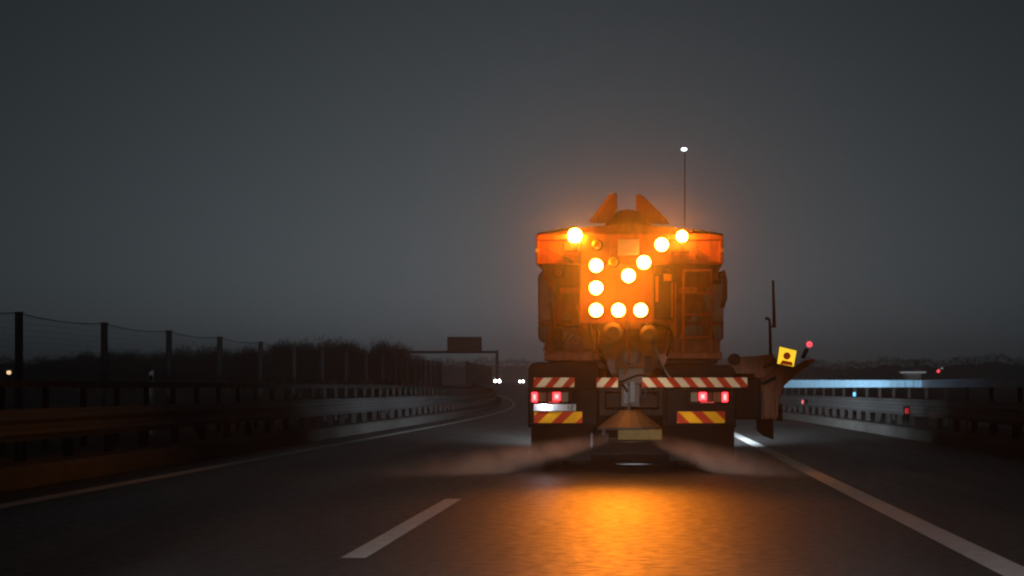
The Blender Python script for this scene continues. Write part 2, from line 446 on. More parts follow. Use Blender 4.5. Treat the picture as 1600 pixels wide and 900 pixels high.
# far woodland: one mass along the horizon
fw = MB(); rnd = random.Random(5)
def far_top(px):
    return 8.6 + .7 * math.sin(px * .013) + .5 * math.sin(px * .041 + 1) + .35 * math.sin(px * .11) + .3 * math.sin(px * .27)
prev = None
for k in range(-350, 2001, 6):      # the closed dark depth of the wood
    x = (k - 1002) * 620 / 2970; p = (x, 620, 1.2 + far_top(k) * .84 + rnd.uniform(-.3, .3))
    if prev: fw.face([(prev[0], 620, .5), (x, 620, .5), p, prev])
    prev = p
for k in range(42000):
    px = rnd.uniform(-350, 2000); z = rnd.uniform(566, 618); x = (px - 1002) * z / 2970
    ht = far_top(px) + rnd.gauss(0, .35)
    q = Vector((x, z, 1.3 + ht * (1 - rnd.random() ** 1.3 * .6)))
    s = Vector((rnd.gauss(0, 1), rnd.gauss(0, 1), rnd.gauss(0, 1))).normalized() * rnd.uniform(.15, .4)
    e = Vector((rnd.gauss(0, 1), rnd.gauss(0, 1), rnd.gauss(.6, 1))).normalized() * rnd.uniform(.4, 1.0)
    fw.face([q - s * .6, q + s * .6, q + e])
struct('distant_woods', fw, M['wood_far'], None, 'stuff')

# ------------------------------------------------------------------ gantry, masts, far things
G = 300; ge = el(G)
t = thing('sign_gantry', 'sign gantry with one dark board over the road in the distance', 'gantry', (-22.7, G, ge))
a = MB(); a.box(-22.95, -22.55, G - .2, G + .2, ge - .3, 7.0); part('post', a, M['zinc_dull'], t)
a = MB(); a.box(-38.2, -37.8, G - .2, G + .2, ge - .3, 7.0); part('post', a, M['zinc_dull'], t)
a = MB(); a.box(-37.8, -22.95, G - .15, G + .15, 6.55, 6.95); part('beam', a, M['zinc_dull'], t)
a = MB(); a.box(-30.6, -25.15, G - .35, G - .22, 6.95, 9.15); part('sign_board', a, M['sign'], t, .03)
a = MB()
for x in (-29.6, -27.9, -26.2): a.box(x - .07, x + .07, G - .215, G - .155, 6.6, 9.0)
part('bracket', a, M['zinc_dull'], t)

Z = 150; mx = (1070 - 1002) * Z / 2970; mh = 1 + (607 - 233) * Z / 2970
t = thing('light_mast', 'tall thin mast with one small white lamp at its top behind the truck', 'light mast', (mx, Z, el(Z)))
a = MB(); a.tube([(mx, Z, el(Z) - .3), (mx, Z, mh * .5), (mx, Z, mh - .15)], [.09, .06, .045], 8); part('mast', a, M['dark_steel'], t)
a = MB(); a.lathe((mx, Z - .02, mh), (0, 0, -1), [(0, .02), (-.1, .12), (-.16, .1), (-.2, .02)], 10); part('lamp_cap', a, M['dark_steel'], t)
a = MB(); a.lathe((mx - .06, Z - .02, mh), (0, 0, 1), [(-.14, .03), (-.11, .17), (0, .24), (.09, .15), (.1, .02)], 12); part('lamp', a, M['mast_on'], t)

Z = 150; lx = (14 - 1002) * Z / 2970; lh = 1 + (607 - 582) * Z / 2970
t = thing('street_lamp', 'street lamp with warm round light at the left edge', 'street lamp', (lx, Z, el(Z)))
a = MB(); a.tube([(lx, Z, el(Z) - .3), (lx, Z, lh - .12)], .05, 8); part('pole', a, M['dark_steel'], t)
a = MB(); a.lathe((lx, Z, lh), (0, 0, 1), [(-.16, .04), (-.12, .14), (0, .19), (.11, .15), (.15, .03)], 12); part('lamp_globe', a, M['warm_on'], t)

Z = 420; bx = (1428 - 1002) * Z / 2970
t = thing('filling_station', 'small pale canopied building far beyond the right railing', 'building', (bx, Z, el(Z)))
a = MB(); a.box(bx - 1.6, bx + 1.6, Z, Z + 5, el(Z) - .3, 4.4); part('wall', a, M['wall'], t)
a = MB(); a.box(bx - 2.4, bx + 2.4, Z - 2, Z + 5.2, 4.4, 4.75); part('canopy', a, M['white_far'], t)
a = MB(); a.box(bx + .3, bx + 1.3, Z + 1, Z + 2, 4.75, 7.2); part('chimney', a, M['roof'], t)
for sx in (-2.2, 2.1):
    a = MB(); a.box(bx + sx, bx + sx + .15, Z - 1.9, Z - 1.75, el(Z) - .3, 4.4); part('pillar', a, M['wall'], t)

Z = 380; rx = (1466 - 1002) * Z / 2970; rh = 1 + (607 - 580) * Z / 2970
t = thing('signal_lamp', 'far red lamp on a post beyond the right railing', 'signal lamp', (rx, Z, el(Z)))
a = MB(); a.tube([(rx, Z, el(Z) - .3), (rx, Z, rh - .2)], .1, 8); part('post', a, M['dark_steel'], t)
a = MB(); a.lathe((rx, Z - .2, rh), (0, -1, 0), [(-.2, .3), (0, .32), (.08, .24), (.1, .03)], 14); part('red_lens', a, M['red_far'], t)
a = MB(); a.lathe((rx + .75, Z - .2, rh + .6), (0, -1, 0), [(-.2, .2), (0, .22), (.05, .05)], 10); a.tube([(rx, Z, rh + .3), (rx + .75, Z, rh + .6)], .05, 6); part('white_lens', a, M['white_far'], t)

# noise screen lit by the oncoming cars
t = thing('noise_screen', 'short pale green noise screen beside the oncoming headlights', 'noise barrier', (-27.5, 300, el(300)))
for k in range(8):
    p, q = k / 8, (k + .96) / 8
    x0, y0 = -27.4 + 1.0 * p, 296 + 40 * p; x1, y1 = -27.4 + 1.0 * q, 296 + 40 * q
    a = MB(); h = 5.2 - .5 * p
    a.loft([[(x0 - .05, y0, 1.3), (x0 + .05, y0, 1.3), (x0 + .05, y0, h), (x0 - .05, y0, h)], [(x1 - .05, y1, 1.3), (x1 + .05, y1, 1.3), (x1 + .05, y1, h), (x1 - .05, y1, h)]])
    part('panel', a, M['green_panel'], t)

def car(px, Z, label, lamp=1.0):
    x = (px - 1002) * Z / 2970; e = slip(Z)
    t = thing('oncoming_car', label, 'car', (x, Z, e), 'oncoming cars')
    b = MB()
    sec = lambda y, w0, z0, z1: [(x - w0, y, e + z0), (x + w0, y, e + z0), (x + w0, y, e + z0 + .3), (x + w0 * .9, y, e + z1), (x - w0 * .9, y, e + z1), (x - w0, y, e + z0 + .3)]
    b.loft([sec(Z, .8, .3, .72), sec(Z + .4, .88, .25, .85), sec(Z + 1.3, .9, .22, .95), sec(Z + 3.9, .9, .22, .98), sec(Z + 4.4, .82, .3, .9)])
    part('body', b, M['car'], t, smooth=False)
    c = MB()
    r4 = lambda y, w0, z: [(x - w0, y, e + z), (x + w0, y, e + z)]
    c.loft([[(x - .8, Z + 1.2, e + .96), (x + .8, Z + 1.2, e + .96), (x + .8, Z + 3.9, e + .985), (x - .8, Z + 3.9, e + .985)], [(x - .62, Z + 2.0, e + 1.42), (x + .62, Z + 2.0, e + 1.42), (x + .62, Z + 3.3, e + 1.44), (x - .62, Z + 3.3, e + 1.44)]])
    part('window_band', c, M['glass'], t)
    for sx in (-.45, .45):
        h = MB(); h.lathe((x + sx, Z + .02, e + .62), (0, -1, 0), [(-.05, .11), (.02, .12 * lamp), (.06, .07), (.07, .01)], 12); part('headlight', h, M['white_on'], t)
    for sx in (-.82, .62):
        for yy in (.75, 3.5):
            wv = MB(); wv.lathe((x + sx, Z + yy, e + .31), (1, 0, 0), [(0, .27), (.03, .31), (.17, .31), (.2, .27)], 14); part('wheel', wv, M['rubber'], t)
car(777, 505, 'oncoming car with dazzling headlights at the end of the left railing', 3.0)
car(815, 540, 'second oncoming car with smaller white headlights beside the truck', 2.2)

# ------------------------------------------------------------------ the gritting truck
Y0 = 23.0
truck = thing('gritting_truck', 'orange winter gritting truck with lit amber arrow spreading brine', 'gritting truck', (-.115, Y0, 0))
def E(px, py, z=Y0):
    """a point of the photographed rear elevation as metres at depth z"""
    return ((px - 1002) * z / 2970, 1 + (607 - py) * z / 2970)
def rect(mb, x0, y0, x1, y1, d0, d1, z=Y0):
    a = E(x0, y1, z); b = E(x1, y0, z); return mb.box(a[0], b[0], d0, d1, a[1], b[1])
def poly(pts, z=Y0): return [E(*p, z) for p in pts]
def rrect(x0, y0, x1, y1, r, corners='tl tr bl br', n=5):
    out = []
    for nm, cxx, cyy, a0 in (('tl', x0 + r, y0 + r, 180), ('tr', x1 - r, y0 + r, 270), ('br', x1 - r, y1 - r, 0), ('bl', x0 + r, y1 - r, 90)):
        if nm in corners:
            for k in range(n + 1):
                t = R(a0 + 90 * k / n); out.append((cxx + r * math.cos(t), cyy + r * math.sin(t)))
        else: out.append({'tl': (x0, y0), 'tr': (x1, y0), 'br': (x1, y1), 'bl': (x0, y1)}[nm])
    return out
CX = -.115
# chassis and running gear
b = MB(); b.box(CX - .45, CX - .33, 23.5, 30.8, .72, .98); b.box(CX + .33, CX + .45, 23.5, 30.8, .72, .98)
for y in (24, 25.6, 27.2, 28.8): b.box(CX - .33, CX + .33, y, y + .1, .76, .94)
part('chassis_frame', b, M['dark_steel'], truck, .006)
b = MB(); b.box(CX - .95, CX + .95, 24.72, 24.9, .42, .6); b.lathe((CX, 24.62, .5), (0, 1, 0), [(0, .1), (.06, .24), (.25, .25), (.4, .12)], 16); part('rear_axle', b, M['dark_steel'], truck)
b = MB(); b.box(CX - .95, CX + .95, 29.35, 29.5, .42, .56); part('front_axle', b, M['dark_steel'], truck)
def wheel(x0, x1, y):
    r = .5; wd = x1 - x0
    m = MB(); m.lathe((x0, y, r), (1, 0, 0), [(0, .3), (.0, .44), (.04, .49), (.08, .5), (wd - .08, .5), (wd - .04, .49), (wd, .44), (wd, .3)], 28)
    o = part('wheel', m, M['rubber'], truck, smooth=False)
    m = MB(); m.lathe((x0 - .006, y, r), (1, 0, 0), [(0, .29), (.04, .27), (.1, .12), (wd - .1, .12), (wd - .04, .27), (wd + .012, .29)], 20); part('rim', m, M['steel'], o)
for s in (-1, 1):
    a = CX + s * 1.2
    wheel(min(a, a - s * .29), max(a, a - s * .29), 24.8); wheel(min(a - s * .34, a - s * .63), max(a - s * .34, a - s * .63), 24.8)
    wheel(min(a, a - s * .3), max(a, a - s * .3), 29.42)
# mudguards and flaps
b = MB(); b.prism(poly(rrect(825, 566, 936, 668, 14, 'tl tr'), 23.3), 23.3, 25.9); part('mudguard', b, M['black'], truck, .012)
b = MB(); b.prism(poly(rrect(1036, 570, 1150, 668, 14, 'tl tr'), 23.3), 23.3, 25.9); part('mudguard', b, M['black'], truck, .012)
for x0, x1 in ((828, 922), (1046, 1149)):
    b = MB(); rect(b, x0, 660, x1, 721, 23.24, 23.262); part('mud_flap', b, M['rubber'], truck)
# underride beams behind the boards
for x0, x1 in ((825, 934), (1040, 1150)):
    b = MB(); rect(b, x0, 606, x1, 664, 23.05, 23.29); part('rear_panel', b, M['black'], truck, .02)
b = MB(); rect(b, 934, 600, 1040, 612, 23.35, 23.45); rect(b, 934, 640, 1040, 650, 23.4, 23.5); part('cross_member', b, M['dark_steel'], truck, .006)

def chevron(x0, y0, x1, y1, lean, first, pitch, wd, pale, z, rim=0):
    """board of slanting stripes; lean +1 = rising to the right"""
    b = MB(); rect(b, x0, y0, x1, y1, z - .02, z); b.mi = 1
    H = y1 - y0; sh = lean * H
    x = first - pitch * 2
    while x < x1 + pitch:
        # bottom edge x..x+wd, top edge shifted by sh; clip to the board
        pts = [(x, y1), (x + wd, y1), (x + wd + sh, y0), (x + sh, y0)]
        def clip(pts, f):
            out = []
            for p, q in zip(pts, pts[1:] + pts[:1]):
                fp, fq = f(p), f(q)
                if fp >= 0: out.append(p)
                if fp * fq < 0:
                    t = fp / (fp - fq); out.append((p[0] + (q[0] - p[0]) * t, p[1] + (q[1] - p[1]) * t))
            return out
        c = clip(clip(pts, lambda p: p[0] - x0 - .6), lambda p: x1 - .6 - p[0]) if True else pts
        if len(c) >= 3:
            b.face([(E(*p)[0], z - .0225, E(*p)[1]) for p in c])
        x += pitch
    return part('warning_board', b, [M['refl_red'], pale], truck)
chevron(834, 590, 898, 605, .85, 837, 26.5, 14, M['refl_white'], 23.0)
chevron(932, 590, 966, 605, .85, 928, 26.5, 14, M['refl_white'], 23.0)
chevron(1003, 590, 1168, 605, -.85, 1013, 26.2, 13.5, M['refl_white'], 23.0)
chevron(834, 643, 910, 661, 1.05, 840, 38, 21, M['refl_yellow'], 23.03)
chevron(1058, 643, 1133, 661, -1.05, 1078, 38, 21, M['refl_yellow'], 23.03)
b = MB(); rect(b, 898, 594, 932, 601, 23.0, 23.04); part('board_bracket', b, M['black'], truck)
# tail lamps
def tail(x0, segs):
    b = MB(); rect(b, x0[0], 610, x0[1], 630, 22.99, 23.048); h = part('tail_light', b, M['black'], truck, .008)
    for nm, a0, a1, y0, y1, m in segs:
        c = MB(); rect(c, a0, y0, a1, y1, 22.955, 22.988); part(nm, c, m, h, .008)
        if m is M['red_on']:
            c = MB(); rect(c, a0 + (a1 - a0) * .28, y0 + 3.5, a1 - (a1 - a0) * .28, y1 - 3.5, 22.949, 22.954); part('lamp_core', c, M['red_core'], h, .002)
tail((826, 895), [('red_lens', 831, 840, 613, 628, M['red_on']), ('amber_lens', 842, 854, 613, 628, M['amber_glass']), ('red_reflector', 855, 863, 613, 628, M['red_glass']),
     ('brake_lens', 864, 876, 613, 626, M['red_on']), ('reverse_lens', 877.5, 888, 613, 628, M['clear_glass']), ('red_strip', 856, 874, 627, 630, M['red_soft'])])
tail((1074, 1142), [('red_lens', 1128, 1137, 613, 628, M['red_on']), ('amber_lens', 1114, 1126, 613, 628, M['amber_glass']), ('red_reflector', 1105.5, 1113, 613, 628, M['red_glass']),
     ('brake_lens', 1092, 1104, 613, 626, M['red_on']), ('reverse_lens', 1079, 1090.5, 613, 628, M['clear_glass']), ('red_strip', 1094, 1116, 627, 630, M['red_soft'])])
# number plate with its own little lamp
b = MB(); rect(b, 834, 631.5, 900, 642, 22.98, 23.0); plate = part('licence_plate', b, M['plate'], truck, .003)
b = MB()
def digit(mb, x, segs):
    for a0, b0, a1, b1 in segs: rect(mb, x + a0, b0, x + a1, b1, 22.976, 22.9795)
digit(b, 886, [(1.5, 633, 2.7, 640.5)])
digit(b, 891, [(0, 633, 5, 634.2), (3.9, 633, 5, 637), (0, 636.3, 5, 637.5), (0, 636.3, 1.1, 640.5), (0, 639.3, 5, 640.5)])
part('lettering', b, M['black'], plate)
b = MB(); rect(b, 846, 630, 858, 631.4, 22.90, 22.985); part('plate_lamp', b, M['black'], truck, .004)
def lamp(name, kind, loc, energy, col, size=.02, rot=None, cone=None, blend=.5, parent=None):
    d = bpy.data.lights.new(name, kind); d.energy = energy; d.color = col; d.shadow_soft_size = size
    if cone: d.spot_size = R(cone); d.spot_blend = blend
    o = bpy.data.objects.new(name, d); COL.objects.link(o); o.location = loc
    if rot: o.rotation_euler = rot
    if parent is not None: o.parent = parent; o.matrix_parent_inverse = Matrix.Translation(-parent.location)
    return o
p = E(852, 632.2); lamp('plate_light', 'POINT', (p[0], 22.93, p[1] + .0), 1.5, (.75, .85, 1.0), .01, parent=truck)

# base frame of the spreader
b = MB(); rect(b, 848, 549, 925, 563, 23.35, 28.6); rect(b, 1044, 549, 1130, 560, 23.35, 28.6); rect(b, 925, 551, 1044, 561, 23.6, 28.6); part('base_frame', b, M['orange_dirty'], truck, .01)
b = MB(); rect(b, 925, 563, 1040, 575, 23.7, 28.6); rect(b, 850, 560, 1128, 566, 24.2, 28.6); part('sub_frame', b, M['dark_steel'], truck, .008)

# hopper: lip band, walls running in, arched tarpaulin
zz = 23.35
b = MB()
rect(b, 835, 362, 1132, 372, 23.30, 28.7)
rect(b, 835, 372, 841, 410, 23.32, 28.7); rect(b, 1125, 372, 1132, 410, 23.32, 28.7)
rect(b, 841, 403, 1125, 410, 23.33, 23.42)
part('hopper_rim', b, M['orange'], truck, .012)
b = MB(); rect(b, 841, 372, 1125, 403, 23.38, 23.43); part('rim_panel', b, M['orange'], truck, .004)
for x in (880, 925, 1046, 1090):
    b = MB(); rect(b, x - 1.5, 373, x + 1.5, 402, 23.355, 23.379); part('rib', b, M['orange_dirty'], truck, .004)
def ring(x0, x1, y0, y1, h): return [(x0, y0, h), (x1, y0, h), (x1, y1, h), (x0, y1, h)]
x0, h0 = E(842, 410); x1, _ = E(1124, 410); xm0, hm = E(918, 545); xm1, _ = E(1052, 545)
b = MB(); b.loft([ring(x0, x1, 23.44, 28.6, h0), ring(x0 + .1, x1 - .1, 23.46, 28.6, h0 - .25), ring(xm0, xm1, 23.62, 28.3, hm)]); part('hopper', b, M['hopper_wall'], truck, .01)
b = MB(); pts = []
for k in range(13):
    q = -1 + 2 * k / 12; pts.append(E(984 + 147 * q, 362 - 17 * (1 - abs(q) ** 1.6)))
b.prism(pts + [E(1131, 362.4), E(837, 362.4)], 23.45, 28.6); part('tarpaulin', b, M['tarp'], truck, .02)
for sx in (0, 1):
    b = MB(); q = [E(x, y) for x, y in (((838, 361), (900, 349), (900, 351.5), (838, 364)) if sx == 0 else ((1084, 354), (1131, 362), (1131, 366), (1084, 357)))]
    b.prism(q, 23.28, 23.44)
    part('tarpaulin_edge', b, M['black'], truck)
for nm, pts in (('left', [(922, 348), (955, 304), (961, 300), (964, 302), (965, 327), (948, 349)]), ('right', [(996, 328), (996, 305), (999, 303), (1006, 307), (1042, 342), (1046, 350), (1012, 349)])):
    b = MB(); b.prism(poly(pts, 23.9), 23.9, 23.95); o = part('cover_flap', b, M['tarp'], truck, .008)
    c = MB(); b1 = poly(pts[:3], 23.9); c.bar(b1[0], b1[1], .04, 23.86, 23.897); part('stiffener', c, M['orange_dirty'], o)
b = MB(); c = E(981, 352, 24.2); rg = []
for k in range(7):
    t = R(90 * k / 6.3); rr = .27 * math.cos(t); rg.append([(c[0] + 1.12 * rr * math.cos(2*math.pi*j/20), 24.6 + rr * math.sin(2*math.pi*j/20), c[1] + .24 * math.sin(t)) for j in range(20)])
b.loft(rg); part('cover_dome', b, M['tarp'], truck, smooth=True)

# side tanks
for side in (0, 1):
    f = (lambda x: x) if side == 0 else (lambda x: 1970 - x)
    up = [(f(x), y) for x, y in ((838, 424), (842, 418), (925, 418), (925, 500), (836, 500), (836, 428))]
    lo = [(f(x), y) for x, y in ((836, 505), (836, 524), (839, 530), (848, 536), (925, 540), (925, 505))]
    b = MB(); b.prism(poly(up), 23.62, 28.2); t = part('brine_tank', b, M['tank'], truck, .03)
    b = MB(); b.prism(poly(lo), 23.62, 28.2); part('tank_foot', b, M['tank'], t, .03)
    b = MB(); rect(b, min(f(836.5), f(924)), 500.4, max(f(836.5), f(924)), 504.6, 23.6, 28.1); part('tank_strap', b, M['orange_dirty'], t)
    # frame legs in an A
    b = MB(); ap = f(887)
    b.bar(E(f(884), 432), E(f(853), 549), .13, 23.50, 23.58); part('frame_leg', b, M['orange_dirty'], truck, .006)
    b = MB(); b.bar(E(f(889), 432), E(f(929), 549), .10, 23.51, 23.59); part('frame_leg', b, M['orange_dirty'], truck, .006)
    b = MB(); rect(b, min(f(845), f(930)), 411, max(f(845), f(930)), 434, 23.47, 23.6); part('frame_plate', b, M['orange_dirty'], truck, .008)
b = MB(); rect(b, 872, 446, 930, 456, 23.40, 23.49); part('cross_bar', b, M['orange'], truck, .008)
b = MB(); rect(b, 848, 531, 925, 549, 23.52, 23.61); part('frame_beam', b, M['orange_dirty'], truck, .008)
b = MB(); rect(b, 1046, 527, 1128, 549, 23.52, 23.61); part('frame_beam', b, M['orange_dirty'], truck, .008)
# small A bracket at the left
b = MB(); pp = [(893, 514), (878, 537), (908, 537)]
for p, q in zip(pp, pp[1:] + pp[:1]): b.bar(E(*p), E(*q), .035, 23.38, 23.44)
part('jack_bracket', b, M['steel'], truck, .004)
for px, py, r in ((870, 422, 9), (856, 440, 5), (1044, 420, 4)):
    b = MB(); c = E(px, py); b.lathe((c[0], 23.46, c[1]), (0, -1, 0), [(0, r / 129), (.03, r / 129), (.05, r / 160), (.05, .01)], 16); part('cap', b, M['orange_dirty'], truck)

# conveyor housing and drive in the middle
b = MB(); b.loft([ring(*[E(934, 500)[0], E(1040, 500)[0]], 23.25, 23.9, E(0, 498)[1]), ring(E(930, 0)[0], E(1042, 0)[0], 23.2, 23.9, E(0, 530)[1]), ring(E(955, 0)[0], E(1018, 0)[0], 23.2, 23.8, E(0, 588)[1])]); part('conveyor_housing', b, M['housing'], truck, .015)
for px, py, r in ((958, 520, 17), (1014, 522, 15)):
    c = E(px, py); b = MB(); b.lathe((c[0], 23.2, c[1]), (0, -1, 0), [(0, r / 129), (.06, r / 129), (.075, r / 150), (.14, r / 150), (.16, r / 220), (.16, .01)], 20); part('hydraulic_motor', b, M['yellow_dirty'], truck, .004)
b = MB(); c = E(986, 556); b.lathe((c[0], 23.18, c[1]), (0, -1, 0), [(0, .13), (.04, .13), (.05, .09), (.08, .09), (.08, .01)], 18); part('bearing', b, M['steel'], truck, .003)
b = MB(); rect(b, 966, 575, 1006, 600, 23.1, 23.5); rect(b, 970, 600, 1000, 636, 23.12, 23.4); part('chute', b, M['steel'], truck, .01)
b = MB(); rect(b, 985, 596, 992, 628, 23.07, 23.118); rect(b, 975, 600, 980, 630, 23.09, 23.118); part('chute_plate', b, M['tank'], truck, .004)
b = MB(); b.tube([(*E(983, 630)[:1], 23.05, E(983, 630)[1]), (E(983, 645)[0], 23.05, E(983, 645)[1])], .018, 8); part('drive_shaft', b, M['zinc'], truck)
b = MB(); c = E(1005, 613); b.tube([(c[0] + .035 * math.cos(t), 23.02, c[1] + .06 * math.sin(t)) for t in [2*math.pi*k/16 for k in range(17)]], .009, 6); part('shackle', b, M['zinc'], truck)
def hose(pts, r, m='black', y=23.08):
    P = [Vector((E(*p)[0], y + .03 * math.sin(i * 1.7), E(*p)[1])) for i, p in enumerate(pts)]
    out = []
    for i in range(len(P) - 1):
        p0, p1, p2, p3 = P[max(0, i-1)], P[i], P[i+1], P[min(len(P)-1, i+2)]
        for k in range(5):
            t = k / 5; out.append(.5 * ((2*p1) + (p2 - p0)*t + (2*p0 - 5*p1 + 4*p2 - p3)*t*t + (3*p1 - p0 - 3*p2 + p3)*t**3))
    out.append(P[-1]); b = MB(); b.tube(out, r, 7); part('hose', b, M[m], truck, smooth=True)
hose([(938, 545), (948, 575), (958, 592), (970, 598), (980, 612)], .016)
hose([(945, 560), (950, 590), (962, 600), (978, 594), (1000, 586), (1015, 592)], .014)
hose([(1010, 505), (1020, 535), (1033, 565), (1037, 574)], .012, 'tank')
hose([(1037, 574), (1028, 590), (1018, 598), (1024, 618)], .012)
hose([(1037, 574), (1044, 586), (1050, 592)], .010, 'tank')
hose([(979, 500), (978, 530), (983, 560), (975, 585)], .014, 'orange_dirty')
b = MB(); b.prism(poly([(1026, 553), (1048, 550), (1037, 574)]), 23.12, 23.16); part('tensioner_plate', b, M['orange'], truck, .005)
for x0_, y0_, x1_, y1_, d_, m_ in ((936, 536, 956, 556, 23.12, 'dark_steel'), (1018, 538, 1040, 552, 23.12, 'housing'), (968, 506, 1002, 514, 23.1, 'orange_dirty'), (948, 560, 962, 584, 23.14, 'steel'), (1008, 556, 1020, 582, 23.16, 'dark_steel')):
    b = MB(); rect(b, x0_, y0_, x1_, y1_, d_, d_ + .12); part('valve_block', b, M[m_], truck, .008)
for pts, r_, m_ in (([(868, 508), (905, 508)], .016, 'dark_steel'), ([(912, 470), (926, 540)], .014, 'dark_steel'), ([(1048, 505), (1046, 548)], .018, 'steel'), ([(1056, 440), (1056, 525)], .010, 'orange'), ([(858, 470), (866, 545)], .012, 'dark_steel'), ([(850, 385), (895, 408)], .012, 'orange_dirty')):
    b = MB(); b.tube([(E(*p)[0], 23.3, E(*p)[1]) for p in pts], r_, 7); part('pipe', b, M[m_], truck)
b = MB(); rect(b, 865, 511, 878, 546, 23.36, 23.5); part('valve_block', b, M['dark_steel'], truck, .008)
b = MB(); rect(b, 908, 512, 924, 546, 23.4, 23.52); part('valve_block', b, M['housing'], truck, .008)
for x_ in (836, 1130):
    b = MB(); rect(b, x_ - 2, 386, x_ + 3, 391, 23.27, 23.3); part('side_reflector', b, M['refl_white'], truck, .002)
hose([(1020, 505), (1044, 512), (1050, 530), (1042, 556)], .015, 'black', 23.12)
hose([(926, 508), (934, 520), (932, 548), (944, 568)], .015, 'black', 23.12)
# spinner hood
def oct_ring(c, rx, ry, h, n=16): return [(c[0] + rx * math.cos(2*math.pi*j/n), c[1] + ry * math.sin(2*math.pi*j/n), h) for j in range(n)]
sc0 = (E(984, 0)[0], 22.9)
b = MB(); b.loft([oct_ring(sc0, .39, .36, E(0, 671)[1]), oct_ring(sc0, .385, .36, E(0, 667)[1]), oct_ring(sc0, .15, .15, E(0, 644)[1]), oct_ring(sc0, .13, .13, E(0, 641)[1])]); part('spinner_hood', b, M['steel'], truck, .006)
b = MB(); b.lathe((sc0[0], sc0[1], .36), (0, 0, 1), [(0, .05), (0, .3), (.012, .3), (.012, .05)], 24)
for k in range(6):
    a = k * math.pi / 3; b.tube([(sc0[0] + .06 * math.cos(a), sc0[1] + .06 * math.sin(a), .395), (sc0[0] + .28 * math.cos(a), sc0[1] + .28 * math.sin(a), .395)], .018, 4)
part('spinner_disc', b, M['steel'], truck)
b = MB(); rect(b, 966, 670, 1034, 686, 22.62, 22.66); rect(b, 1031, 670, 1034, 686, 22.66, 23.1); part('spray_guard', b, M['yellow_dirty'], truck, .008)
for px in (944, 1026):
    b = MB(); c = E(px, 671); b.lathe((c[0], 22.8, c[1]), (0, 0, -1), [(0, .015), (.04, .03), (.07, .012)], 10); part('spray_nozzle', b, M['zinc'], truck)

# arrow board
b = MB(); rect(b, 906, 364, 1046, 412, 23.18, 23.28); rect(b, 906, 412, 1020, 503, 23.18, 23.28); board = part('arrow_board', b, M['orange'], truck, .01)
b = MB()
for x0_, y0_, x1_, y1_ in ((904, 362, 1048, 365), (904, 365, 907, 505), (907, 502, 1022, 505), (1019, 412, 1022, 502)): rect(b, x0_, y0_, x1_, y1_, 23.16, 23.19)
part('board_edge', b, M['orange_dirty'], board, .004)
def round_lamp(px, py, lit, r=11):
    c = E(px, py); q = r / 129.0
    b = MB(); b.lathe((c[0], 23.18, c[1]), (0, -1, 0), [(0, q * 1.18), (.05, q * 1.14), (.07, q * 1.02)], 24); b.mi = 1
    b.lathe((c[0], 23.115, c[1]), (0, -1, 0), [(0, q * .99), (.02, q * .93), (.04, q * .7), (.052, q * .35), (.055, .004)], 24)
    part('arrow_lamp', b, [M['black'], M['lamp_on'] if lit else M['lamp_off']], board, smooth=True)
    if lit: lamp('arrow_beam', 'SPOT', (c[0], 23.03, c[1]), 80, (1.0, .215, .003), q * .8, (R(86), 0, R(180)), 60, 1.0, truck)
for px, py in ((931, 414), (931, 449), (931, 484), (966, 484), (1001, 484), (1034, 381), (1006, 409), (982, 430)): round_lamp(px, py, True)
for px, py in ((932, 381), (958, 408)): round_lamp(px, py, False, 8)
b = MB(); rect(b, 965, 372, 999, 397, 23.14, 23.178); part('pale_plate', b, M['pale'], board, .004)
b = MB(); rect(b, 1022, 426, 1051, 498, 23.2, 23.44); cb = part('control_box', b, M['dark_steel'], truck, .012)
b = MB(); rect(b, 1037, 427, 1050, 438, 23.15, 23.198); part('side_lens', b, M['lamp_off'], cb, .006)
b = MB(); rect(b, 1049, 440, 1051.5, 496, 23.17, 23.198); rect(b, 1024, 430, 1029, 470, 23.17, 23.198); part('box_trim', b, M['orange'], cb, .003)
b = MB(); rect(b, 924, 640, 1048, 712, 23.6, 23.62); part('shade_apron', b, M['rubber'], truck)  # dark sheet added to close off the lit road under the truck
# beacons
def beacon(px, py, r):
    c = E(px, py); q = r / 129
    b = MB(); rect(b, px - 3, py + 9, px + 3, py + 26, 23.12, 23.2); rect(b, px - 16, py + 22, px + 12, py + 25, 23.12, 23.34); o = part('beacon', b, M['orange_dirty'], truck, .004)
    d = MB(); d.lathe((c[0], 23.1, c[1]), (0, 0, 1), [(-q * .92, q * .55), (-q * .6, q * .86), (0, q), (q * .55, q * .84), (q * .88, q * .45), (q * .98, .004)], 18); part('dome', d, M['beacon_on'], o, smooth=True)
beacon(898, 367, 11.5); beacon(1066, 368, 9)
# ladder
b = MB()
lad = thing
def rung(mb, x0, y0, x1, y1, r=.014): mb.tube([(E(x0, y0)[0], 23.1, E(x0, y0)[1]), (E(x1, y1)[0], 23.1, E(x1, y1)[1])], r, 8)
b = MB(); rung(b, 1068, 421, 1068, 555, .016); rung(b, 1112, 421, 1112, 555, .016); rung(b, 1067, 422, 1113, 422); ladder = part('ladder', b, M['orange'], truck)
for y in (457, 491, 526):
    b = MB(); rung(b, 1068.5, y, 1111.5, y); part('rung', b, M['orange'], ladder)
b = MB(); rect(b, 1062, 447, 1090, 455, 23.25, 23.4); part('step_plate', b, M['orange'], truck, .006)
b = MB(); b.bar(E(1080, 385), E(1108, 403), .05, 23.2, 23.25); part('strut', b, M['orange_dirty'], truck)
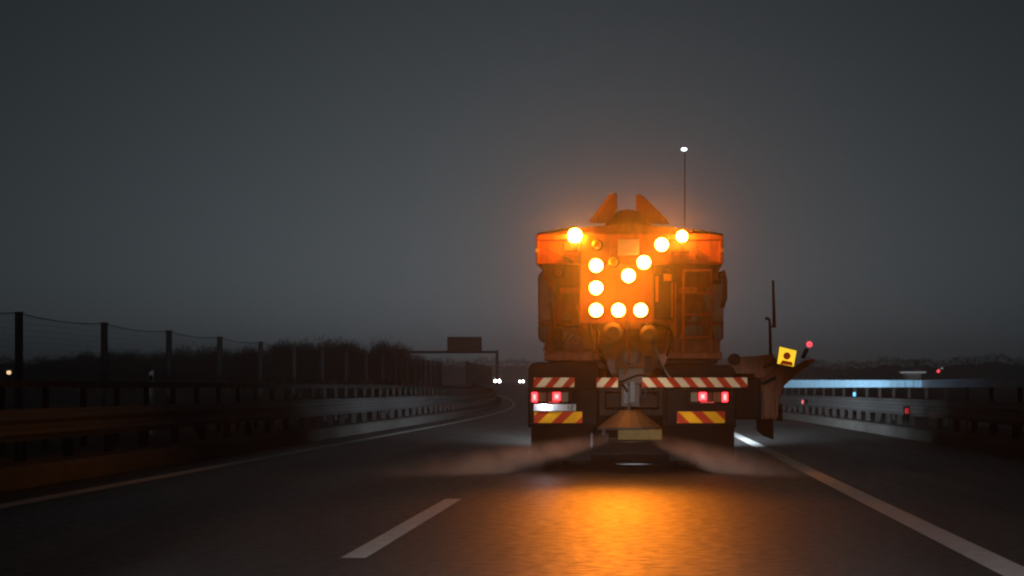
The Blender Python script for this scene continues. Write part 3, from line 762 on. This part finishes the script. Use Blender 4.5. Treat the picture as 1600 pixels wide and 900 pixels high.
# filler pipe at the right edge
P = [(1118, 440), (1126, 424), (1133, 420), (1136, 436), (1136, 462), (1131, 478)]
b = MB(); b.tube([(E(*p)[0], 23.5, E(*p)[1]) for p in P], .028, 8); part('filler_pipe', b, M['black'], truck, smooth=True)
b = MB(); rect(b, 1116, 425, 1130, 440, 23.55, 23.7); part('valve', b, M['black'], truck, .01)

# cab, seen only from beside or in front
x0, x1 = CX - 1.2, CX + 1.2
b = MB(); b.prism_x([(28.75, .95), (31.0, .65), (31.2, 1.0), (31.15, 1.75), (30.9, 2.75), (28.75, 2.85)], x0, x1); cab = part('cab', b, M['cab'], truck, .04)
b = MB(); b.prism([(x0 + .15, 1.75), (x1 - .15, 1.75), (x1 - .2, 2.55), (x0 + .2, 2.55)], 31.17, 31.19)
o = part('windscreen', b, M['glass'], cab)
for s in (x0 - .012, x1 + .002):
    b = MB(); b.prism_x([(29.6, 1.7), (31.0, 1.7), (30.85, 2.5), (29.6, 2.5)], s, s + .01); part('side_window', b, M['glass'], cab)
    b = MB(); b.box(s - .25 if s < 0 else s + .05, s - .05 if s < 0 else s + .25, 30.9, 31.0, 1.8, 2.3); part('mirror', b, M['black'], cab, .02)
b = MB(); b.box(x0 + .05, x1 - .05, 31.05, 31.25, .38, .66); part('front_bumper', b, M['black'], truck, .03)
for s in (-.85, .85):
    b = MB(); b.lathe((CX + s, 31.25, .82), (0, 1, 0), [(0, .13), (.03, .12), (.05, .06), (.05, .01)], 16); part('headlight', b, M['clear_glass'], truck)
    for nm, e, cone in (('headlight_spill', 600, 100), ('headlight_beam', 2500, 66), ('headlight_core', 8000, 46), ('headlight_hot_core', 24000, 26)):
        lamp(nm, 'SPOT', (CX + s, 31.33, .82), e, (.78, .91, 1.0), .08, (R(88.8), 0, R(-8 if s > 0 else 6)), cone, 1.0, truck)
# added spot under the rear for the pale gleam on the road
b = MB(); b.box(-.16, -.04, 25.1, 25.2, .60, .68); part('gleam_lamp_box', b, M['black'], truck, .008)
lamp('gleam_light', 'SPOT', (-.10, 25.15, .59), 90, (.75, .86, 1.0), .03, (0, 0, 0), 50, 1.0, truck)

# right-hand plough carrier: dark locker, arm and side plough
b = MB(); a0 = E(1146, 590, 27); a1 = E(1187, 655, 27); b.box(a0[0], a1[0], 26.6, 28.6, a1[1], a0[1]); part('side_locker', b, M['black'], truck, .03)
ZP = 31.0
def PE(px, py): return E(px, py, ZP)
b = MB(); b.prism([PE(*p) for p in ((1140, 559), (1185, 556), (1208, 553), (1213, 575), (1196, 592), (1140, 589))], 30.9, 31.25); plough = part('side_plough', b, M['orange'], truck, .02)
b = MB(); c = PE(1147, 562); b.lathe((c[0], 30.85, c[1]), (0, 1, 0), [(0, .02), (0, .10), (.3, .10), (.3, .02)], 16); part('pivot', b, M['dark_steel'], plough)
b = MB(); b.prism([PE(*p) for p in ((1196, 570), (1206, 556), (1240, 575), (1258, 563), (1274, 560), (1272, 566), (1248, 582), (1226, 602), (1218, 625), (1217, 655), (1192, 655), (1194, 620), (1186, 598))], 31.0, 31.22); part('mouldboard', b, M['orange'], plough, .02)
for x in (1196, 1206, 1214):
    b = MB(); b.bar(PE(x, 590), PE(x - 1, 652), .05, 30.93, 30.998); part('mouldboard_rib', b, M['orange'], plough, .006)
b = MB(); b.bar(PE(1192, 575), PE(1222, 560), .05, 30.9, 30.97); b.bar(PE(1190, 600), PE(1212, 590), .06, 30.9, 30.97); part('linkage', b, M['dark_steel'], plough)
b = MB(); c = [PE(*p) for p in ((1182, 655), (1208, 655), (1209, 687), (1192, 681), (1183, 673))]; b.prism(c, 30.98, 31.06); part('cutting_edge', b, M['rubber'], plough, .01)
b = MB(); c = PE(1214, 645); b.lathe((c[0], 31.1, c[1]), (1, 0, 0), [(0, .05), (0, .14), (.09, .14), (.09, .05)], 16); part('support_roller', b, M['rubber'], plough)
b = MB(); b.tube([(*PE(1204, 558)[:1], 31.0, PE(1204, 558)[1]), (PE(1203, 505)[0], 31.0, PE(1203, 505)[1]), (PE(1202, 499)[0], 31.0, PE(1202, 499)[1]), (PE(1196, 497)[0], 31.0, PE(1196, 497)[1])], [.028, .022, .022, .03], 8); part('marker_post', b, M['dark_steel'], plough)
b = MB(); b.tube([(PE(1210, 512)[0], 31.03, PE(1210, 512)[1]), (PE(1209, 470)[0], 31.03, PE(1209, 470)[1]), (PE(1208, 438)[0], 31.03, PE(1208, 438)[1])], [.030, .024, .020], 8)
b.bar(PE(1203, 510), PE(1210, 510), .03, 31.0, 31.04); part('whip_rod', b, M['dark_steel'], plough)
sg = [(1216, 541), (1244, 548), (1239, 574), (1212, 569)]
b = MB(); b.prism([PE(*p) for p in sg], 30.80, 30.86); sgo = part('marker_sign', b, M['black'], plough, .01)
ins = lambda k: [((p[0] - 1228) * k + 1228, (p[1] - 558) * k + 558) for p in sg]
b = MB(); b.prism([PE(*p) for p in ins(.94)], 30.785, 30.7995); part('yellow_face', b, M['marker_glow'], sgo)  # plate face and its print given emission for their brightness
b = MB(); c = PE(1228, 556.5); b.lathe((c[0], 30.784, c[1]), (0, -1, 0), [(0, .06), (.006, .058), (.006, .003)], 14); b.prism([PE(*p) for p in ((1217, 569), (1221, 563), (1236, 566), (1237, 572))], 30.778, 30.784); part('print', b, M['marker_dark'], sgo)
b = MB(); b.tube([(PE(1254, 560)[0], 31.0, PE(1254, 560)[1]), (PE(1261, 545)[0], 31.0, PE(1261, 545)[1])], .035, 8); rl = part('lamp_stalk', b, M['black'], plough)
b = MB(); c = PE(1264.5, 538); b.lathe((c[0], 30.95, c[1]), (0, -1, 0), [(-.08, .03), (-.03, .048), (0, .046), (.025, .03), (.03, .004)], 14); part('red_lens', b, M['red_far'], rl)

# headlamps of the following car that carries the camera
for s in (-.65, .65):
    lamp('headlamp', 'SPOT', (s, .9, .62), 1900, (1.0, .96, .92), .06, (R(88.2), 0, R(0)), 9, .4)
    lamp('headlamp_low', 'SPOT', (s, .9, .62), 6000, (1.0, .95, .95), .06, (R(59.5), 0, 0), 60, .06)

# ------------------------------------------------------------------ brine spray
def spray(side):
    """a flat fan of fine drops: thickest at the nozzles, thinning outwards and towards its skin"""
    m, n, b0 = newmat('brine_mist'); n.nodes.remove(b0)
    N, L = n.nodes.new, n.links.new
    pv = N('ShaderNodeVolumePrincipled'); pv.inputs['Color'].default_value = (.97, .95, .94, 1); pv.inputs['Anisotropy'].default_value = .3
    tc = N('ShaderNodeTexCoord'); sp = N('ShaderNodeSeparateXYZ'); L(tc.outputs['Object'], sp.inputs[0])
    def mth(op, a, b=None, clamp=False):
        k = N('ShaderNodeMath'); k.operation = op; k.use_clamp = clamp
        for i, v in enumerate((a, b)):
            if v is None: continue
            if isinstance(v, (int, float)): k.inputs[i].default_value = v
            else: L(v, k.inputs[i])
        return k.outputs[0]
    LEN = 3.1 if side < 0 else 2.0
    q = mth('DIVIDE', mth('MULTIPLY', mth('SUBTRACT', sp.outputs[0], sc0[0] + side * .25), side), LEN, True)
    zc = mth('SUBTRACT', .41, mth('MULTIPLY', q, .66)); th = mth('ADD', .09, mth('MULTIPLY', q, .36))
    yc = mth('SUBTRACT', 22.7, mth('MULTIPLY', q, 1.4)); ty = mth('ADD', .2, mth('MULTIPLY', q, 1.5))
    dz = mth('DIVIDE', mth('SUBTRACT', sp.outputs[2], zc), th); dy = mth('DIVIDE', mth('SUBTRACT', sp.outputs[1], yc), ty)
    r2 = mth('ADD', mth('MULTIPLY', dz, dz), mth('MULTIPLY', dy, dy))
    fall = mth('POWER', mth('SUBTRACT', 1.0, r2, True), 2.0)
    along = mth('POWER', mth('SUBTRACT', 1.0, q, True), 1.7)
    nz = N('ShaderNodeTexNoise'); nz.inputs['Scale'].default_value = 3.2; nz.inputs['Detail'].default_value = 4; L(tc.outputs['Object'], nz.inputs['Vector'])
    L(mth('MULTIPLY', mth('MULTIPLY', mth('MULTIPLY', fall, along), mth('MULTIPLY', mth('SUBTRACT', nz.outputs['Fac'], .36, True), 2.2)), SPRAY), pv.inputs['Density'])
    L(pv.outputs[0], n.nodes['Material Output'].inputs['Volume'])
    mb = MB(); rings = []
    for k in range(9):
        q = k / 8; x = sc0[0] + side * (.25 + LEN * q)
        rings.append([(x, 22.7 - 1.4 * q + (.2 + 1.5 * q) * 1.08 * math.cos(t), max(.012, .41 - .66 * q + (.09 + .36 * q) * 1.06 * math.sin(t))) for t in [side*2*math.pi*j/16 for j in range(16)]])
    mb.loft(rings)
    o = part('brine_spray', mb, m, None, smooth=True); o['kind'] = 'stuff'
    return o
SPRAY = 7.5
spray(-1); spray(1)

# mist added behind the truck for lamp glow: densest at its rear, thinning outwards
def glow_mist():
    m, n, b0 = newmat('glow_mist'); n.nodes.remove(b0)
    c = Vector((CX, 21.4, 3.0)); rad = Vector((5.6, 2.6, 2.7))
    pv = n.nodes.new('ShaderNodeVolumePrincipled'); pv.inputs['Color'].default_value = (.97, .97, .97, 1); pv.inputs['Anisotropy'].default_value = .80
    tc = n.nodes.new('ShaderNodeTexCoord'); mp = n.nodes.new('ShaderNodeMapping'); mp.vector_type = 'POINT'
    mp.inputs['Scale'].default_value = (1 / rad.x, 1 / rad.y, 1 / rad.z); mp.inputs['Location'].default_value = (-c.x / rad.x, -c.y / rad.y, -c.z / rad.z)
    n.links.new(tc.outputs['Object'], mp.inputs[0])
    ln = n.nodes.new('ShaderNodeVectorMath'); ln.operation = 'LENGTH'; n.links.new(mp.outputs[0], ln.inputs[0])
    mr = n.nodes.new('ShaderNodeMapRange'); mr.interpolation_type = 'SMOOTHERSTEP'
    mr.inputs[1].default_value = 0; mr.inputs[2].default_value = 1; mr.inputs[3].default_value = MIST; mr.inputs[4].default_value = 0
    n.links.new(ln.outputs['Value'], mr.inputs[0]); n.links.new(mr.outputs[0], pv.inputs['Density'])
    n.links.new(pv.outputs[0], n.nodes['Material Output'].inputs['Volume'])
    mb = MB(); rings = []
    for k in range(13):
        t = math.pi * (k + .02) / 12.04 - math.pi / 2
        rings.append([(c.x + rad.x * math.cos(t) * math.cos(2*math.pi*j/24), c.y + rad.y * math.cos(t) * math.sin(2*math.pi*j/24), max(.05, c.z + rad.z * math.sin(t))) for j in range(24)])
    mb.loft(rings); o = part('glow_mist', mb, m, None, smooth=True); o['kind'] = 'stuff'
MIST = .023
glow_mist()

# ------------------------------------------------------------------ haze
m, n, b0 = newmat('haze'); n.nodes.remove(b0)
pv = n.nodes.new('ShaderNodeVolumePrincipled'); pv.inputs['Color'].default_value = (.98, .98, .99, 1)
pv.inputs['Density'].default_value = .0011; pv.inputs['Anisotropy'].default_value = .82
n.links.new(pv.outputs[0], n.nodes['Material Output'].inputs['Volume'])
b = MB(); b.box(-1005, 1005, -65, 1005, -1.3, 22.5); hz = part('haze', b, m, None); hz['kind'] = 'stuff'
